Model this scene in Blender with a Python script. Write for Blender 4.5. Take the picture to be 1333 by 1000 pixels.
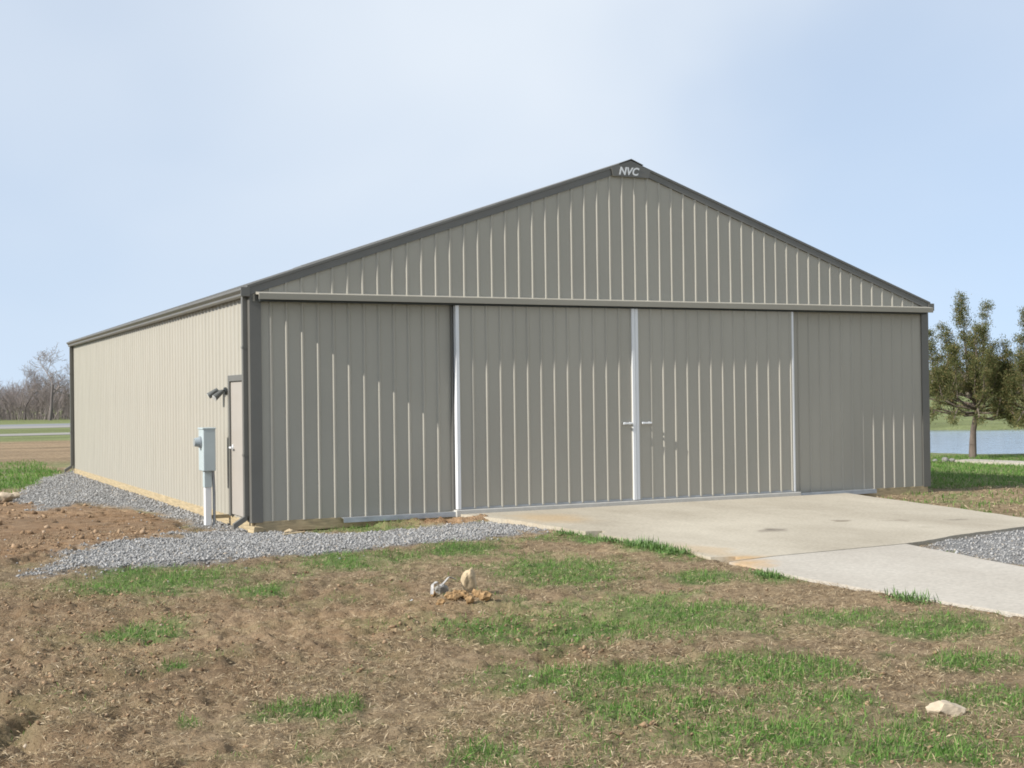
import bpy, bmesh, math, random
import numpy as np
from mathutils import Vector, Matrix

random.seed(7)
RNG = np.random.default_rng(11)
for o in list(bpy.data.objects):
    bpy.data.objects.remove(o)
scene = bpy.context.scene
COL = scene.collection
R = math.radians

# ------------------------------------------------------------------ camera
YAW, PITCH, ROLL = 0.4512, 0.0095, -0.0134
cam_d = bpy.data.cameras.new('camera')
cam = bpy.data.objects.new('camera', cam_d)
COL.objects.link(cam)
fwd = Vector((math.sin(YAW) * math.cos(PITCH), math.cos(YAW) * math.cos(PITCH), math.sin(PITCH)))
rgt = Vector((math.cos(YAW), -math.sin(YAW), 0))
upv = rgt.cross(fwd)
r2 = math.cos(ROLL) * rgt + math.sin(ROLL) * upv
u2 = -math.sin(ROLL) * rgt + math.cos(ROLL) * upv
M = Matrix((r2, u2, -fwd)).transposed().to_4x4()
M.translation = Vector((-4.8068, -18.1934, 1.6807))
cam.matrix_world = M
cam_d.sensor_fit = 'HORIZONTAL'
cam_d.sensor_width = 36.0
cam_d.lens = 36.0 * 1734.8 / 1333.0
cam_d.clip_start = 0.1
cam_d.clip_end = 6000
scene.camera = cam

# ------------------------------------------------------------------ sky, sun, exposure
SUN_EL, SUN_OFF = R(34.0), R(4.0)          # sun stands left, a few degrees in front of the facade plane
sun_dir = Vector((-math.cos(SUN_OFF) * math.cos(SUN_EL), -math.sin(SUN_OFF) * math.cos(SUN_EL), math.sin(SUN_EL)))
world = bpy.data.worlds.new('World')
scene.world = world
world.use_nodes = True
wn, wl = world.node_tree.nodes, world.node_tree.links
wn.clear()
w_out = wn.new('ShaderNodeOutputWorld')
w_bg = wn.new('ShaderNodeBackground')
w_bg.inputs['Strength'].default_value = 0.128
sky = wn.new('ShaderNodeTexSky')
sky.sky_type = 'NISHITA'
sky.sun_disc = False
sky.sun_elevation = SUN_EL
sky.sun_rotation = math.atan2(sun_dir.x, sun_dir.y)
sky.air_density = 1.0
sky.dust_density = 0.25
sky.ozone_density = 3.0
tc = wn.new('ShaderNodeTexCoord')
# thin high cloud, laid out on a flat layer overhead
CLX, CLY, CLZ = 8.79, 8.28, 2.29
wmap = wn.new('ShaderNodeMapping')
wmap.inputs['Rotation'].default_value = (0, 0, R(20))
wmap.inputs['Location'].default_value = (CLX, CLY, CLZ)
wmap.inputs['Scale'].default_value = (0.9, 0.9, 1.7)
wl.new(tc.outputs['Generated'], wmap.inputs['Vector'])
# clear air keeps its blue down to the horizon: look the gradient up a little higher
smap = wn.new('ShaderNodeMapping')
smap.inputs['Location'].default_value = (0, 0, 0.22)
smap.inputs['Scale'].default_value = (1, 1, 0.8)
wl.new(tc.outputs['Generated'], smap.inputs['Vector'])
snrm = wn.new('ShaderNodeVectorMath'); snrm.operation = 'NORMALIZE'
wl.new(smap.outputs[0], snrm.inputs[0]); wl.new(snrm.outputs[0], sky.inputs['Vector'])
cn = wn.new('ShaderNodeTexNoise')
cn.inputs['Scale'].default_value = 1.6; cn.inputs['Detail'].default_value = 4
cn.inputs['Roughness'].default_value = 0.44; cn.inputs['Distortion'].default_value = 0.3
wl.new(wmap.outputs[0], cn.inputs['Vector'])
cr = wn.new('ShaderNodeMapRange')
cr.interpolation_type = 'SMOOTHSTEP'
cr.inputs['From Min'].default_value = 0.28; cr.inputs['From Max'].default_value = 0.70
cr.inputs['To Min'].default_value = 0.48; cr.inputs['To Max'].default_value = 0.96
wl.new(cn.outputs['Fac'], cr.inputs['Value'])
cmix = wn.new('ShaderNodeMix'); cmix.data_type = 'RGBA'
cmix.inputs['B'].default_value = (5.45, 5.85, 6.3, 1)
wl.new(cr.outputs['Result'], cmix.inputs['Factor'])
stint = wn.new('ShaderNodeMix'); stint.data_type = 'RGBA'; stint.blend_type = 'MULTIPLY'; stint.inputs['Factor'].default_value = 1
stint.inputs['B'].default_value = (1.2, 1.25, 1.21, 1)
wl.new(sky.outputs['Color'], stint.inputs['A']); wl.new(stint.outputs['Result'], cmix.inputs['A'])
wl.new(cmix.outputs['Result'], w_bg.inputs['Color'])
wl.new(w_bg.outputs[0], w_out.inputs['Surface'])

sl = bpy.data.lights.new('sun', 'SUN')
sl.energy = 5.0
sl.angle = R(0.55)
sl.color = (1.0, 0.955, 0.88)
sun = bpy.data.objects.new('sun', sl)
sun.rotation_euler = sun_dir.to_track_quat('Z', 'Y').to_euler()
sun.location = (-30, -6, 30)
COL.objects.link(sun)

vs = scene.view_settings
vs.view_transform = 'Standard'
vs.look = 'None'
vs.gamma = 1.0
vs.use_curve_mapping = False
vs.exposure = 0.3
scene.render.engine = 'CYCLES'
scene.cycles.filter_width = 1.8

# ------------------------------------------------------------------ materials
MATS = {}
def new_mat(name):
    m = bpy.data.materials.new(name); m.use_nodes = True
    n, l = m.node_tree.nodes, m.node_tree.links
    b = n['Principled BSDF']
    MATS[name] = m
    return m, n, l, b

def mat(name, col, rough=0.6, metal=0.0, spec=0.5, var=0.12, scale=3.0, bump=0.0, bscale=40.0, stretch=(1, 1, 1), col2=None, detail=5):
    """one base colour broken up by noise (wear, dust), optional fine relief"""
    m, n, l, b = new_mat(name)
    b.inputs['Roughness'].default_value = rough
    b.inputs['Metallic'].default_value = metal
    b.inputs['Specular IOR Level'].default_value = spec
    t = n.new('ShaderNodeTexCoord'); mp = n.new('ShaderNodeMapping')
    mp.inputs['Scale'].default_value = stretch
    l.new(t.outputs['Object'], mp.inputs['Vector'])
    nz = n.new('ShaderNodeTexNoise'); nz.inputs['Scale'].default_value = scale; nz.inputs['Detail'].default_value = detail
    nz.inputs['Roughness'].default_value = 0.6
    l.new(mp.outputs[0], nz.inputs['Vector'])
    rp = n.new('ShaderNodeValToRGB')
    c1 = tuple(min(1, c * (1 - var)) for c in col); c2 = col2 or tuple(min(1, c * (1 + var)) for c in col)
    rp.color_ramp.elements[0].position = 0.3; rp.color_ramp.elements[1].position = 0.7
    rp.color_ramp.elements[0].color = (*c1, 1); rp.color_ramp.elements[1].color = (*c2, 1)
    l.new(nz.outputs['Fac'], rp.inputs['Fac']); l.new(rp.outputs['Color'], b.inputs['Base Color'])
    if bump:
        nb = n.new('ShaderNodeTexNoise'); nb.inputs['Scale'].default_value = bscale; nb.inputs['Detail'].default_value = 6
        l.new(mp.outputs[0], nb.inputs['Vector'])
        bp = n.new('ShaderNodeBump'); bp.inputs['Strength'].default_value = 0.6; bp.inputs['Distance'].default_value = bump
        l.new(nb.outputs['Fac'], bp.inputs['Height']); l.new(bp.outputs['Normal'], b.inputs['Normal'])
    return m

def mat_island(name, stops, rough=0.9, trans=0.0):
    """every loose piece takes its own colour from the ramp"""
    m, n, l, b = new_mat(name)
    b.inputs['Roughness'].default_value = rough
    b.inputs['Specular IOR Level'].default_value = 0.25
    g = n.new('ShaderNodeNewGeometry'); rp = n.new('ShaderNodeValToRGB')
    els = rp.color_ramp.elements
    els[0].position = stops[0][0]; els[0].color = (*stops[0][1], 1)
    els[1].position = stops[-1][0]; els[1].color = (*stops[-1][1], 1)
    for p, c in stops[1:-1]:
        e = els.new(p); e.color = (*c, 1)
    l.new(g.outputs['Random Per Island'], rp.inputs['Fac']); l.new(rp.outputs['Color'], b.inputs['Base Color'])
    if trans:
        out = n['Material Output']
        tb = n.new('ShaderNodeBsdfTranslucent'); mx = n.new('ShaderNodeMixShader')
        mx.inputs[0].default_value = trans
        l.new(rp.outputs['Color'], tb.inputs['Color']); l.new(b.outputs[0], mx.inputs[1]); l.new(tb.outputs[0], mx.inputs[2])
        l.new(mx.outputs[0], out.inputs['Surface'])
    return m

SIDING = mat('siding_paint', (0.357, 0.337, 0.287), 0.42, spec=0.4, var=0.045, scale=1.3, stretch=(1, 1, 0.35), bump=0.0012, bscale=2.2)
TRIM = mat('trim_paint', (0.128, 0.124, 0.112), 0.4, var=0.07, scale=2)
DOORPAINT = mat('walk_door_paint', (0.35, 0.32, 0.285), 0.5, var=0.03)
WHITE = mat('white_metal', (0.70, 0.71, 0.72), 0.38, var=0.05, scale=4, stretch=(1, 1, .3))
GALV = mat('galvanised_steel', (0.33, 0.35, 0.37), 0.42, metal=0.45, var=0.2, scale=9, stretch=(.5, 1, 1))
TIMBER = mat('treated_lumber', (0.38, 0.30, 0.18), 0.8, var=0.3, scale=5, stretch=(1, .6, 9), bump=0.002, bscale=30)
BOXGREY = mat('meter_grey', (0.40, 0.46, 0.47), 0.45, var=0.06)
GLASS = mat('meter_glass', (0.30, 0.34, 0.36), 0.08, var=0.05)
DARK = mat('dark_plastic_and_track_shade', (0.035, 0.04, 0.04), 0.45, var=0.2)  # lamp plastic, also the painted shade strip under the track cover
LAMPGREY = mat('lamp_grey', (0.10, 0.105, 0.10), .45, var=.2)
LENS = mat('lamp_lens', (0.55, 0.57, 0.56), 0.15, var=0.05)
SCRAP = mat('dirty_plastic', (0.42, 0.40, 0.38), .6, var=.45, scale=14)
CURB = mat('threshold_concrete', (0.46, 0.445, 0.41), 0.85, var=0.1, scale=6, bump=0.002)
LIMEROCK = mat('pale_limestone', (0.46, 0.38, 0.28), 0.9, var=0.25, scale=8, bump=0.012, bscale=14)
TANROCK = mat('tan_limestone', (0.46, 0.36, 0.23), 0.9, var=0.3, scale=9, bump=0.012, bscale=16)
GREYROCK = mat('grey_rock', (0.24, 0.23, 0.21), 0.9, var=0.35, scale=7, bump=0.012, bscale=12)
CLAY = mat('orange_clay', (0.30, 0.195, 0.10), 1.0, spec=.1, var=0.45, scale=14, bump=0.01, bscale=30)
BARK = mat('cedar_bark', (0.15, 0.12, 0.10), 0.95, var=0.4, scale=6, stretch=(1, 1, .25), bump=0.012, bscale=18)
FARBARK = mat('bare_wood', (0.15, 0.13, 0.125), 0.95, var=0.25, scale=.6)
FARTWIG = mat('bare_twigs', (0.28, 0.24, 0.225), 0.95, var=0.2, scale=.4)  # pale grey-brown puts the distance haze into the colour

def mat_concrete(name, c1, c2, stain, spots=()):
    m, n, l, b = new_mat(name)
    b.inputs['Roughness'].default_value = 0.85
    b.inputs['Specular IOR Level'].default_value = 0.3
    t = n.new('ShaderNodeTexCoord')
    a = n.new('ShaderNodeTexNoise'); a.inputs['Scale'].default_value = 0.55; a.inputs['Detail'].default_value = 8; a.inputs['Roughness'].default_value = 0.62
    mp = n.new('ShaderNodeMapping'); mp.inputs['Scale'].default_value = (1.0, 0.55, 1); mp.inputs['Rotation'].default_value = (0, 0, .2)
    l.new(t.outputs['Object'], mp.inputs[0]); l.new(mp.outputs[0], a.inputs['Vector'])
    rp = n.new('ShaderNodeValToRGB')
    rp.color_ramp.elements[0].position = .33; rp.color_ramp.elements[1].position = .66
    rp.color_ramp.elements[0].color = (*c1, 1); rp.color_ramp.elements[1].color = (*c2, 1)
    l.new(a.outputs['Fac'], rp.inputs['Fac'])
    # scattered oil and mud stains
    s = n.new('ShaderNodeTexNoise'); s.inputs['Scale'].default_value = 1.5; s.inputs['Detail'].default_value = 4
    l.new(t.outputs['Object'], s.inputs['Vector'])
    sr = n.new('ShaderNodeMapRange'); sr.inputs['From Min'].default_value = .66; sr.inputs['From Max'].default_value = .78; sr.inputs['To Max'].default_value = .5
    l.new(s.outputs['Fac'], sr.inputs['Value'])
    mx = n.new('ShaderNodeMix'); mx.data_type = 'RGBA'; mx.inputs['B'].default_value = (*stain, 1)
    l.new(sr.outputs[0], mx.inputs['Factor']); l.new(rp.outputs[0], mx.inputs['A'])
    dn = n.new('ShaderNodeTexNoise'); dn.inputs['Scale'].default_value = 3.0; dn.inputs['Detail'].default_value = 5
    l.new(t.outputs['Object'], dn.inputs['Vector'])
    dc = n.new('ShaderNodeVectorMath'); dc.operation = 'MULTIPLY_ADD'; dc.inputs[1].default_value = (.7, .7, 0); l.new(dn.outputs['Color'], dc.inputs[0]); l.new(t.outputs['Object'], dc.inputs[2])
    for (px_, py_, sx_, sy_, c_, k_) in spots:           # spilled mud and oil: each a mark of its own
        q = n.new('ShaderNodeMapping'); q.inputs['Scale'].default_value = (1 / sx_, 1 / sy_, 0); q.inputs['Location'].default_value = (-(px_ + .35) / sx_, -(py_ + .35) / sy_, 0)
        l.new(dc.outputs[0], q.inputs[0])
        ln = n.new('ShaderNodeVectorMath'); ln.operation = 'LENGTH'; l.new(q.outputs[0], ln.inputs[0])
        mr = n.new('ShaderNodeMapRange'); mr.inputs['From Min'].default_value = 1.0; mr.inputs['From Max'].default_value = .3; mr.inputs['To Max'].default_value = k_
        l.new(ln.outputs['Value'], mr.inputs['Value'])
        m2 = n.new('ShaderNodeMix'); m2.data_type = 'RGBA'; m2.inputs['B'].default_value = (*c_, 1)
        l.new(mr.outputs[0], m2.inputs['Factor']); l.new(mx.outputs['Result'], m2.inputs['A']); mx = m2
    f = n.new('ShaderNodeTexNoise'); f.inputs['Scale'].default_value = 26; f.inputs['Detail'].default_value = 6
    l.new(t.outputs['Object'], f.inputs['Vector'])
    fr = n.new('ShaderNodeMapRange'); fr.inputs['From Min'].default_value = .3; fr.inputs['From Max'].default_value = .7; fr.inputs['To Min'].default_value = .86; fr.inputs['To Max'].default_value = 1.1
    l.new(f.outputs['Fac'], fr.inputs['Value'])
    mu = n.new('ShaderNodeMix'); mu.data_type = 'RGBA'; mu.blend_type = 'MULTIPLY'; mu.inputs['Factor'].default_value = 1
    l.new(mx.outputs['Result'], mu.inputs['A']); l.new(fr.outputs[0], mu.inputs['B'])
    l.new(mu.outputs['Result'], b.inputs['Base Color'])
    bp = n.new('ShaderNodeBump'); bp.inputs['Strength'].default_value = .5; bp.inputs['Distance'].default_value = .006
    l.new(f.outputs['Fac'], bp.inputs['Height']); l.new(bp.outputs[0], b.inputs['Normal'])
    return m
APRON = mat_concrete('apron_concrete', (0.335, 0.295, 0.23), (0.46, 0.415, 0.335), (0.30, 0.27, 0.21),
    [(5.6, -4.25, .28, .22, (.12, .10, .08), .75), (7.1, -3.85, .16, .14, (.17, .14, .1), .7), (7.8, -4.2, .16, .12, (.2, .17, .13), .6), (8.5, -4.45, .2, .16, (.15, .13, .1), .7), (3.6, -6.4, .5, .3, (.45, .28, .12), .75), (3.9, -1.4, .7, 1.0, (.46, .32, .17), .55), (3.7, -5.6, .35, .9, (.44, .32, .19), .5)])
DRIVE = mat_concrete('driveway_concrete', (0.37, 0.335, 0.285), (0.455, 0.42, 0.365), (0.44, 0.40, 0.34), [(3.45, -6.75, .45, .35, (.47, .30, .14), .75)])
ASPHALT = mat('road_asphalt', (0.20, 0.205, 0.215), 0.9, var=.1, scale=.3)
PALEPATH = mat('pale_road_shoulder', (0.26, 0.245, 0.22), 0.95, var=.12, scale=.3)

# ------------------------------------------------------------------ noise and zones (world metres)
_P = RNG.random((256, 256))
def vnoise(x, y):
    xi = np.floor(x).astype(np.int64); yi = np.floor(y).astype(np.int64)
    fx = x - xi; fy = y - yi
    fx = fx * fx * (3 - 2 * fx); fy = fy * fy * (3 - 2 * fy)
    a = _P[xi & 255, yi & 255]; b = _P[(xi + 1) & 255, yi & 255]
    c = _P[xi & 255, (yi + 1) & 255]; d = _P[(xi + 1) & 255, (yi + 1) & 255]
    return (a * (1 - fx) + b * fx) * (1 - fy) + (c * (1 - fx) + d * fx) * fy - 0.5
def fbm(x, y, s, o=4, g=.55):
    t = 0; a = 1; tot = 0
    for k in range(o):
        t = t + a * vnoise(x * s + 17.3 * k, y * s - 9.1 * k); tot += a
        a *= g; s *= 2.03
    return t / tot * 2            # about -1..1
def sdist(x, y, poly):
    """signed distance to a polygon, positive inside"""
    P = np.array(poly, float); d = np.full(np.shape(x), 1e9); ins = np.zeros(np.shape(x), bool)
    for i in range(len(P)):
        ax, ay = P[i]; bx, by = P[(i + 1) % len(P)]
        ex, ey = bx - ax, by - ay
        t = np.clip(((x - ax) * ex + (y - ay) * ey) / (ex * ex + ey * ey), 0, 1)
        d = np.minimum(d, (x - ax - t * ex) ** 2 + (y - ay - t * ey) ** 2)
        if ey != 0:
            c = ((ay > y) != (by > y)) & (x < ex * (y - ay) / ey + ax)
            ins ^= c
    d = np.sqrt(d)
    return np.where(ins, d, -d)
def smooth(v, a, b):
    t = np.clip((v - a) / (b - a), 0, 1)
    return t * t * (3 - 2 * t)

WID, LEN = 12.25, 17.75
GRAV_A = [(0.3, 19.3), (-0.96, 15.3), (-2.3, 8.74), (-2.15, 5.02), (-1.27, 6.9), (-0.76, 5.15), (-0.5, 3.55), (-0.47, 1.12), (-0.2, 0.05), (0.3, 0.1)]
GRAV_B = [(-3.19, -3.01), (-2.39, -0.97), (-0.64, 0.45), (0.3, 0.46), (0.45, -0.55), (0.91, -0.94), (2.74, -0.89), (3.7, -0.93), (3.6, -2.0), (3.1, -2.42), (1.51, -2.7), (0.07, -3.1), (-1.06, -2.95), (-1.71, -3.1), (-2.64, -3.3), (-3.14, -3.5)]
GRAV_C = [(6.2, -6.35), (7.5, -5.75), (9.2, -5.4), (16, -5.2), (18, -14), (6.2, -16), (5.3, -10), (5.75, -8.2)]
MOUND = [(-2.54, 8.91), (-1.78, 10.6), (-1.4, 5.98), (-0.75, 3.96), (-0.62, 0.93), (-0.95, -0.02), (-2.02, -1.01), (-2.91, -1.57), (-3.8, -2.6), (-6, -2), (-6.5, 7)]
BARE = [(-9, -14), (-3.1, -14), (-3.0, -10.8), (-2.4, -9.6), (-1.2, -8.6), (-0.6, -9.4), (-1.3, -11.5), (-0.9, -13), (0.2, -9.0), (0.5, -7.2), (-0.5, -5.6), (-2.2, -5.4), (-3.5, -4.2), (-6, -3.8), (-9, -6)]
GREEN = [(-2.18,-4.33,0.89,1.1), (-2.93,-7.46,0.37,0.51), (0.30,-3.86,0.62,0.6), (1.60,-3.51,0.46,0.6), (1.67,-6.01,0.55,0.9), (1.72,-5.30,0.25,0.53), (0.07,-8.81,0.67,0.62), (1.21,-9.05,0.68,0.62), (-0.50,-10.65,0.55,0.5), (0.45,-10.76,0.31,0.36), (0.60,-10.99,0.45,0.4), (-2.44,-10.66,0.24,0.27), (-0.61,-12.46,0.38,0.50), (-0.70,-11.62,0.48,0.3), (2.62,-10.30,0.36,0.38), (0.21,-12.82,0.36,0.36), (-1.97,-12.05,0.31,0.29), (3.5,-9.43,0.14,0.22), (3.6,-5.2,0.28,0.55), (3.5,-4.5,0.2,0.5), (1.63,-0.2,0.45,0.5), (-1.50,-5.68,0.30,0.5), (-2.96,-8.97,0.13,0.16), (-3.16,-10.67,0.13,0.11), (2.00,-11.49,0.3,0.27), (2.22,-9.65,0.4,0.28), (-2.08,-3.33,0.52,0.4), (3.4,-3.4,0.14,0.5), (3.25,-7.62,0.26,0.34), (1.5,-12.6,.5,.4), (3.0,-12.2,.6,.5), (-4.4,-5.2,.4,.4), (-5.4,-8.5,.5,.5), (2.6,-7.2,.35,.3)]
APRON_P = [(3.05, 0.4), (3.1, -0.16), (3.42, -1.6), (3.52, -3.6), (3.55, -5.3), (3.35, -6.85), (3.27, -7.85), (3.3, -9), (3.4, -10.4), (3.5, -18), (6.0, -18), (5.3, -10), (5.62, -8.3), (6.05, -6.3), (7.4, -5.85), (8.6, -5.6), (9.45, -5.4), (9.5, -4.65), (9.8, -3.1), (10.15, -0.9), (10.25, 0.4)]
PC = np.array((39.5, 25.5)) + 22 * np.array((.7, -.714)); PU = np.array((.7, -.714)); PV = np.array((.714, .7))

def zones(x, y):
    wx = x + fbm(x, y, 1.7, 3) * .22; wy = y + fbm(x + 40, y + 9, 1.7, 3) * .22
    jit = fbm(x + 5, y + 77, 5, 3) * .16
    grav0 = np.maximum.reduce([smooth(sdist(wx, wy, g) + jit * 1.5, -.22, .2) for g in (GRAV_A, GRAV_B, GRAV_C)])
    grav = grav0 * (1 - .85 * smooth(fbm(x * .6 + 70, y * 1.0, 1.1, 4), .18, .45) * smooth(-x, .4, 1.0))
    dirt = np.maximum(smooth(sdist(wx, wy, MOUND) + jit * 2, -.25, .25), .48 * smooth(sdist(wx, wy, BARE) + jit * 3 + fbm(x, y, .9, 3) * .5, -.5, .5))
    heap = np.exp(-(((x - 3.1) / .75) ** 2 + ((y + .62) / .22) ** 2)) + .8 * np.exp(-(((x - 2.2) / .9) ** 2 + ((y + .45) / .16) ** 2))
    dirt = np.maximum(np.maximum(dirt, grav0 - grav), smooth(heap, .2, .6)); grav = grav * (1 - smooth(heap, .15, .5))
    green = np.zeros(np.shape(x))
    for cx, cy, rx, ry in GREEN:
        gk = 1.36 if cx > -.9 else 1.1
        rx *= gk; ry *= gk
        ux, uy = .9, -.436; vx, vy = .436, .9
        a = ((wx - cx) * ux + (wy - cy) * uy) / rx; b = ((wx - cx) * vx + (wy - cy) * vy) / ry
        green = np.maximum(green, smooth(1.4 - np.sqrt(a * a + b * b) + jit * 2.2, 0, 1.0))
    green *= .5 + .5 * smooth(fbm(x + 30, y, 2.6, 5, .65), -.45, .15)
    # thin scatter of green through the dead grass
    green = np.maximum(green, (.42 + .4 * smooth(x, -2, 1)) * smooth(fbm(x - 11, y + 3, 1.4, 5, .65), -.1, .45) * (1 - dirt))
    # lawn right of the building, strip beyond the gravel, fields
    lawn = smooth(x + fbm(x, y, .8, 3) * .8 + .55 * y, 12.6, 13.6) * smooth(y + fbm(x + 8, y, .8, 2) * .5, .3, 1.2)
    far = smooth(np.hypot(x - 3, y + 3), 24, 34)
    back = smooth(y + fbm(x, y, .5, 3) * 2, 10.5, 13) * smooth(-x, -.1, .6) * (.45 + .55 * smooth(fbm(x + 2, y, .6, 3), -.3, .3))
    field = smooth(y + fbm(x, y, .12, 3) * 4, 20, 24) * smooth(-(y + fbm(x + 3, y, .12, 3) * 2), -51, -48) * smooth(14 - x, 0, 3)
    green = np.maximum(np.maximum(green, lawn * .8), np.maximum(back, far * .75 * (1 - field)))
    dirt = np.maximum(dirt * (1 - smooth(y, 12, 14)), field * .75) * (1 - .8 * lawn)
    green = green * (1 - grav) * (1 - field)
    green = np.where(dirt > .5, green * .9, green)
    return green, grav, dirt * (1 - grav)

def hgt(x, y, z3=None):
    g, gr, d = zones(x, y) if z3 is None else z3
    dist = np.hypot(x + 2, y + 8)
    nearw = 1 - smooth(dist, 22, 40)
    rough = (.5 + .8 * d) * (1 - .65 * gr) * nearw
    h = -.15 + fbm(x, y, .3, 2) * .03 * nearw
    h = h + rough * (fbm(x, y, 1.3, 3) * .035 + (np.abs(fbm(x + 3, y + 3, 4.2, 4, .65)) - .2) * .06 + np.minimum(fbm(x - 7, y + 1, 7.5, 3, .7), .1) * .05 + fbm(x, y, 16, 1) * .034)
    lump = .07 + (np.abs(fbm(x + 13, y - 5, 1.7, 5, .62)) - .15) * .75 + (np.abs(fbm(x + 4, y + 8, 3.6, 4, .65)) - .15) * .38 + np.maximum(fbm(x - 2, y + 8, 6.2, 3), -.3) * .13
    h = h + lump * smooth(sdist(x, y, MOUND), -.2, .5) * nearw * (1 - gr) * smooth(-x, .5, 1.2)
    pits = smooth(-fbm(x + 31, y - 14, 2.3, 4), .28, .6)
    h = h - pits * .06 * nearw * (1 - gr) + smooth(fbm(x + 61, y - 3, 1.5, 3), .2, .6) * .035 * nearw * (1 - gr)
    h = h + gr * (.025 + fbm(x, y, 2, 3) * .015)
    sm = sdist(x, y, MOUND)
    h = h + smooth(sm, -.3, .9) * (.05 + .10 * smooth(fbm(x + 9, y, .9, 3), -.4, .5)) * smooth(-x, .3, .9)
    # furrow on the left, low ridge through the dead grass
    fx = -4.05 + .12 * np.sin(y * 3) + fbm(x, y, 3, 3) * .2
    h = h - .09 * np.exp(-((x - fx) / .09) ** 2) * smooth(y, -11.6, -10.4) * smooth(-y, 8.3, 9.0)
    h = h - .06 * np.exp(-(((x + .95) - .5 * (y + 6)) / .10) ** 2) * np.exp(-((y + 6.05) / .6) ** 2)
    h = h + .09 * np.exp(-(((x + .1) / .42) ** 2 + ((y + 7.3) / .35) ** 2)) * (1 + fbm(x, y, 9, 2) * .5)
    heap = np.exp(-(((x - 3.1) / .65) ** 2 + ((y + .62) / .2) ** 2)) + .7 * np.exp(-(((x - 2.2) / .8) ** 2 + ((y + .45) / .15) ** 2))
    h = h + heap * .12 * (1 + fbm(x, y, 6, 3) * .5)
    # flat bed beneath the slabs and beneath the building
    s = sdist(x, y, APRON_P)
    ew = np.where(s < 0, np.exp(-(s / .4) ** 2), 0) * .85
    h = h * (1 - ew) + (-.108 + fbm(x, y, 5, 3) * .018) * ew + heap * .06 * ew
    bed = smooth(s, .02, .16)
    h = h * (1 - bed) + (-.24) * bed
    edge = np.exp(-(s / .5) ** 2) * (s < 0.05)
    h = np.where(s < .05, np.minimum(h, -.097 + heap * .09), h)
    inb = smooth(np.minimum(np.minimum(x, WID - x), np.minimum(y, LEN - y)), .03, .12)
    h = h * (1 - inb) + (-.2) * inb
    nb = smooth(.35 - np.hypot(np.maximum(np.maximum(-x, x - WID), 0), np.maximum(np.maximum(-y, y - LEN), 0)), 0, .3)
    h = h * (1 - nb * .7) + (-.15) * nb * .7
    # gentle fall to the pond and its basin
    h = h - .12 * smooth(x, 13, 24) * smooth(y, -20, -5)
    q = (np.stack([x, y], -1) - PC)
    e = np.sqrt(((q @ PU) / 38) ** 2 + ((q @ PV) / 17.3) ** 4)
    e = e + fbm(x, y, .12, 3) * .03
    h = h - (.62 * smooth(1.25 - e, 0, .5))
    # the land rises a little beyond the pond
    h = h + .6 * smooth(q @ PV, 22, 120) * smooth(x, 15, 40)
    return h

# ------------------------------------------------------------------ mesh helpers
def add_obj(name, me, m=None, parent=None, label=None, cat=None, group=None, kind=None):
    o = bpy.data.objects.new(name, me)
    COL.objects.link(o)
    if m is not None and me is not None and not me.materials:
        me.materials.append(m)
    if parent is not None:
        o.parent = parent
    if label: o['label'] = label
    if cat: o['category'] = cat
    if group: o['group'] = group
    if kind: o['kind'] = kind
    return o
def thing(name, label, cat, loc=(0, 0, 0), rz=0, group=None):
    o = add_obj(name, None, label=label, cat=cat, group=group)
    o.location = loc; o.rotation_euler = (0, 0, rz)
    o.empty_display_size = .2
    return o
def mesh(name, v, f, sm=False):
    me = bpy.data.meshes.new(name)
    me.from_pydata([tuple(p) for p in v], [], f)
    me.update()
    if sm:
        me.polygons.foreach_set('use_smooth', [True] * len(me.polygons))
    return me
def np_mesh(name, V, F):
    """V (n,3), F (m,k) arrays -> mesh, fast"""
    me = bpy.data.meshes.new(name)
    k = F.shape[1]
    me.vertices.add(len(V)); me.vertices.foreach_set('co', V.astype(np.float32).ravel())
    me.loops.add(F.size); me.loops.foreach_set('vertex_index', F.astype(np.int32).ravel())
    me.polygons.add(len(F)); me.polygons.foreach_set('loop_start', np.arange(0, F.size, k, dtype=np.int32))
    me.update(calc_edges=True); me.validate()
    return me
def bm_mesh(name, bm, sm=False):
    bmesh.ops.recalc_face_normals(bm, faces=bm.faces)
    me = bpy.data.meshes.new(name); bm.to_mesh(me); bm.free()
    if sm:
        me.polygons.foreach_set('use_smooth', [True] * len(me.polygons))
    return me
def bm_box(bm, lo, hi, bev=0.0):
    lo, hi = Vector(lo), Vector(hi)
    g = bmesh.ops.create_cube(bm, size=1.0, matrix=Matrix.Translation((lo + hi) / 2) @ Matrix.Diagonal((*(hi - lo), 1)))
    if bev:
        es = list({e for v in g['verts'] for e in v.link_edges})
        bmesh.ops.bevel(bm, geom=es, offset=bev, segments=2, affect='EDGES', profile=.5)
def box(name, lo, hi, m, parent=None, bev=0.0, **kw):
    bm = bmesh.new(); bm_box(bm, lo, hi, bev)
    return add_obj(name, bm_mesh(name, bm), m, parent, **kw)
def extrude_profile(prof, axis_from, axis_to):
    """closed profile of 3D offsets swept between two points"""
    n = len(prof); a, b = Vector(axis_from), Vector(axis_to)
    v = [a + Vector(p) for p in prof] + [b + Vector(p) for p in prof]
    f = [(i, (i + 1) % n, n + (i + 1) % n, n + i) for i in range(n)] + [tuple(range(n))[::-1], tuple(range(n, 2 * n))]
    bm = bmesh.new(); vs_ = [bm.verts.new(p) for p in v]
    for q in f: bm.faces.new([vs_[i] for i in q])
    return bm
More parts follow.
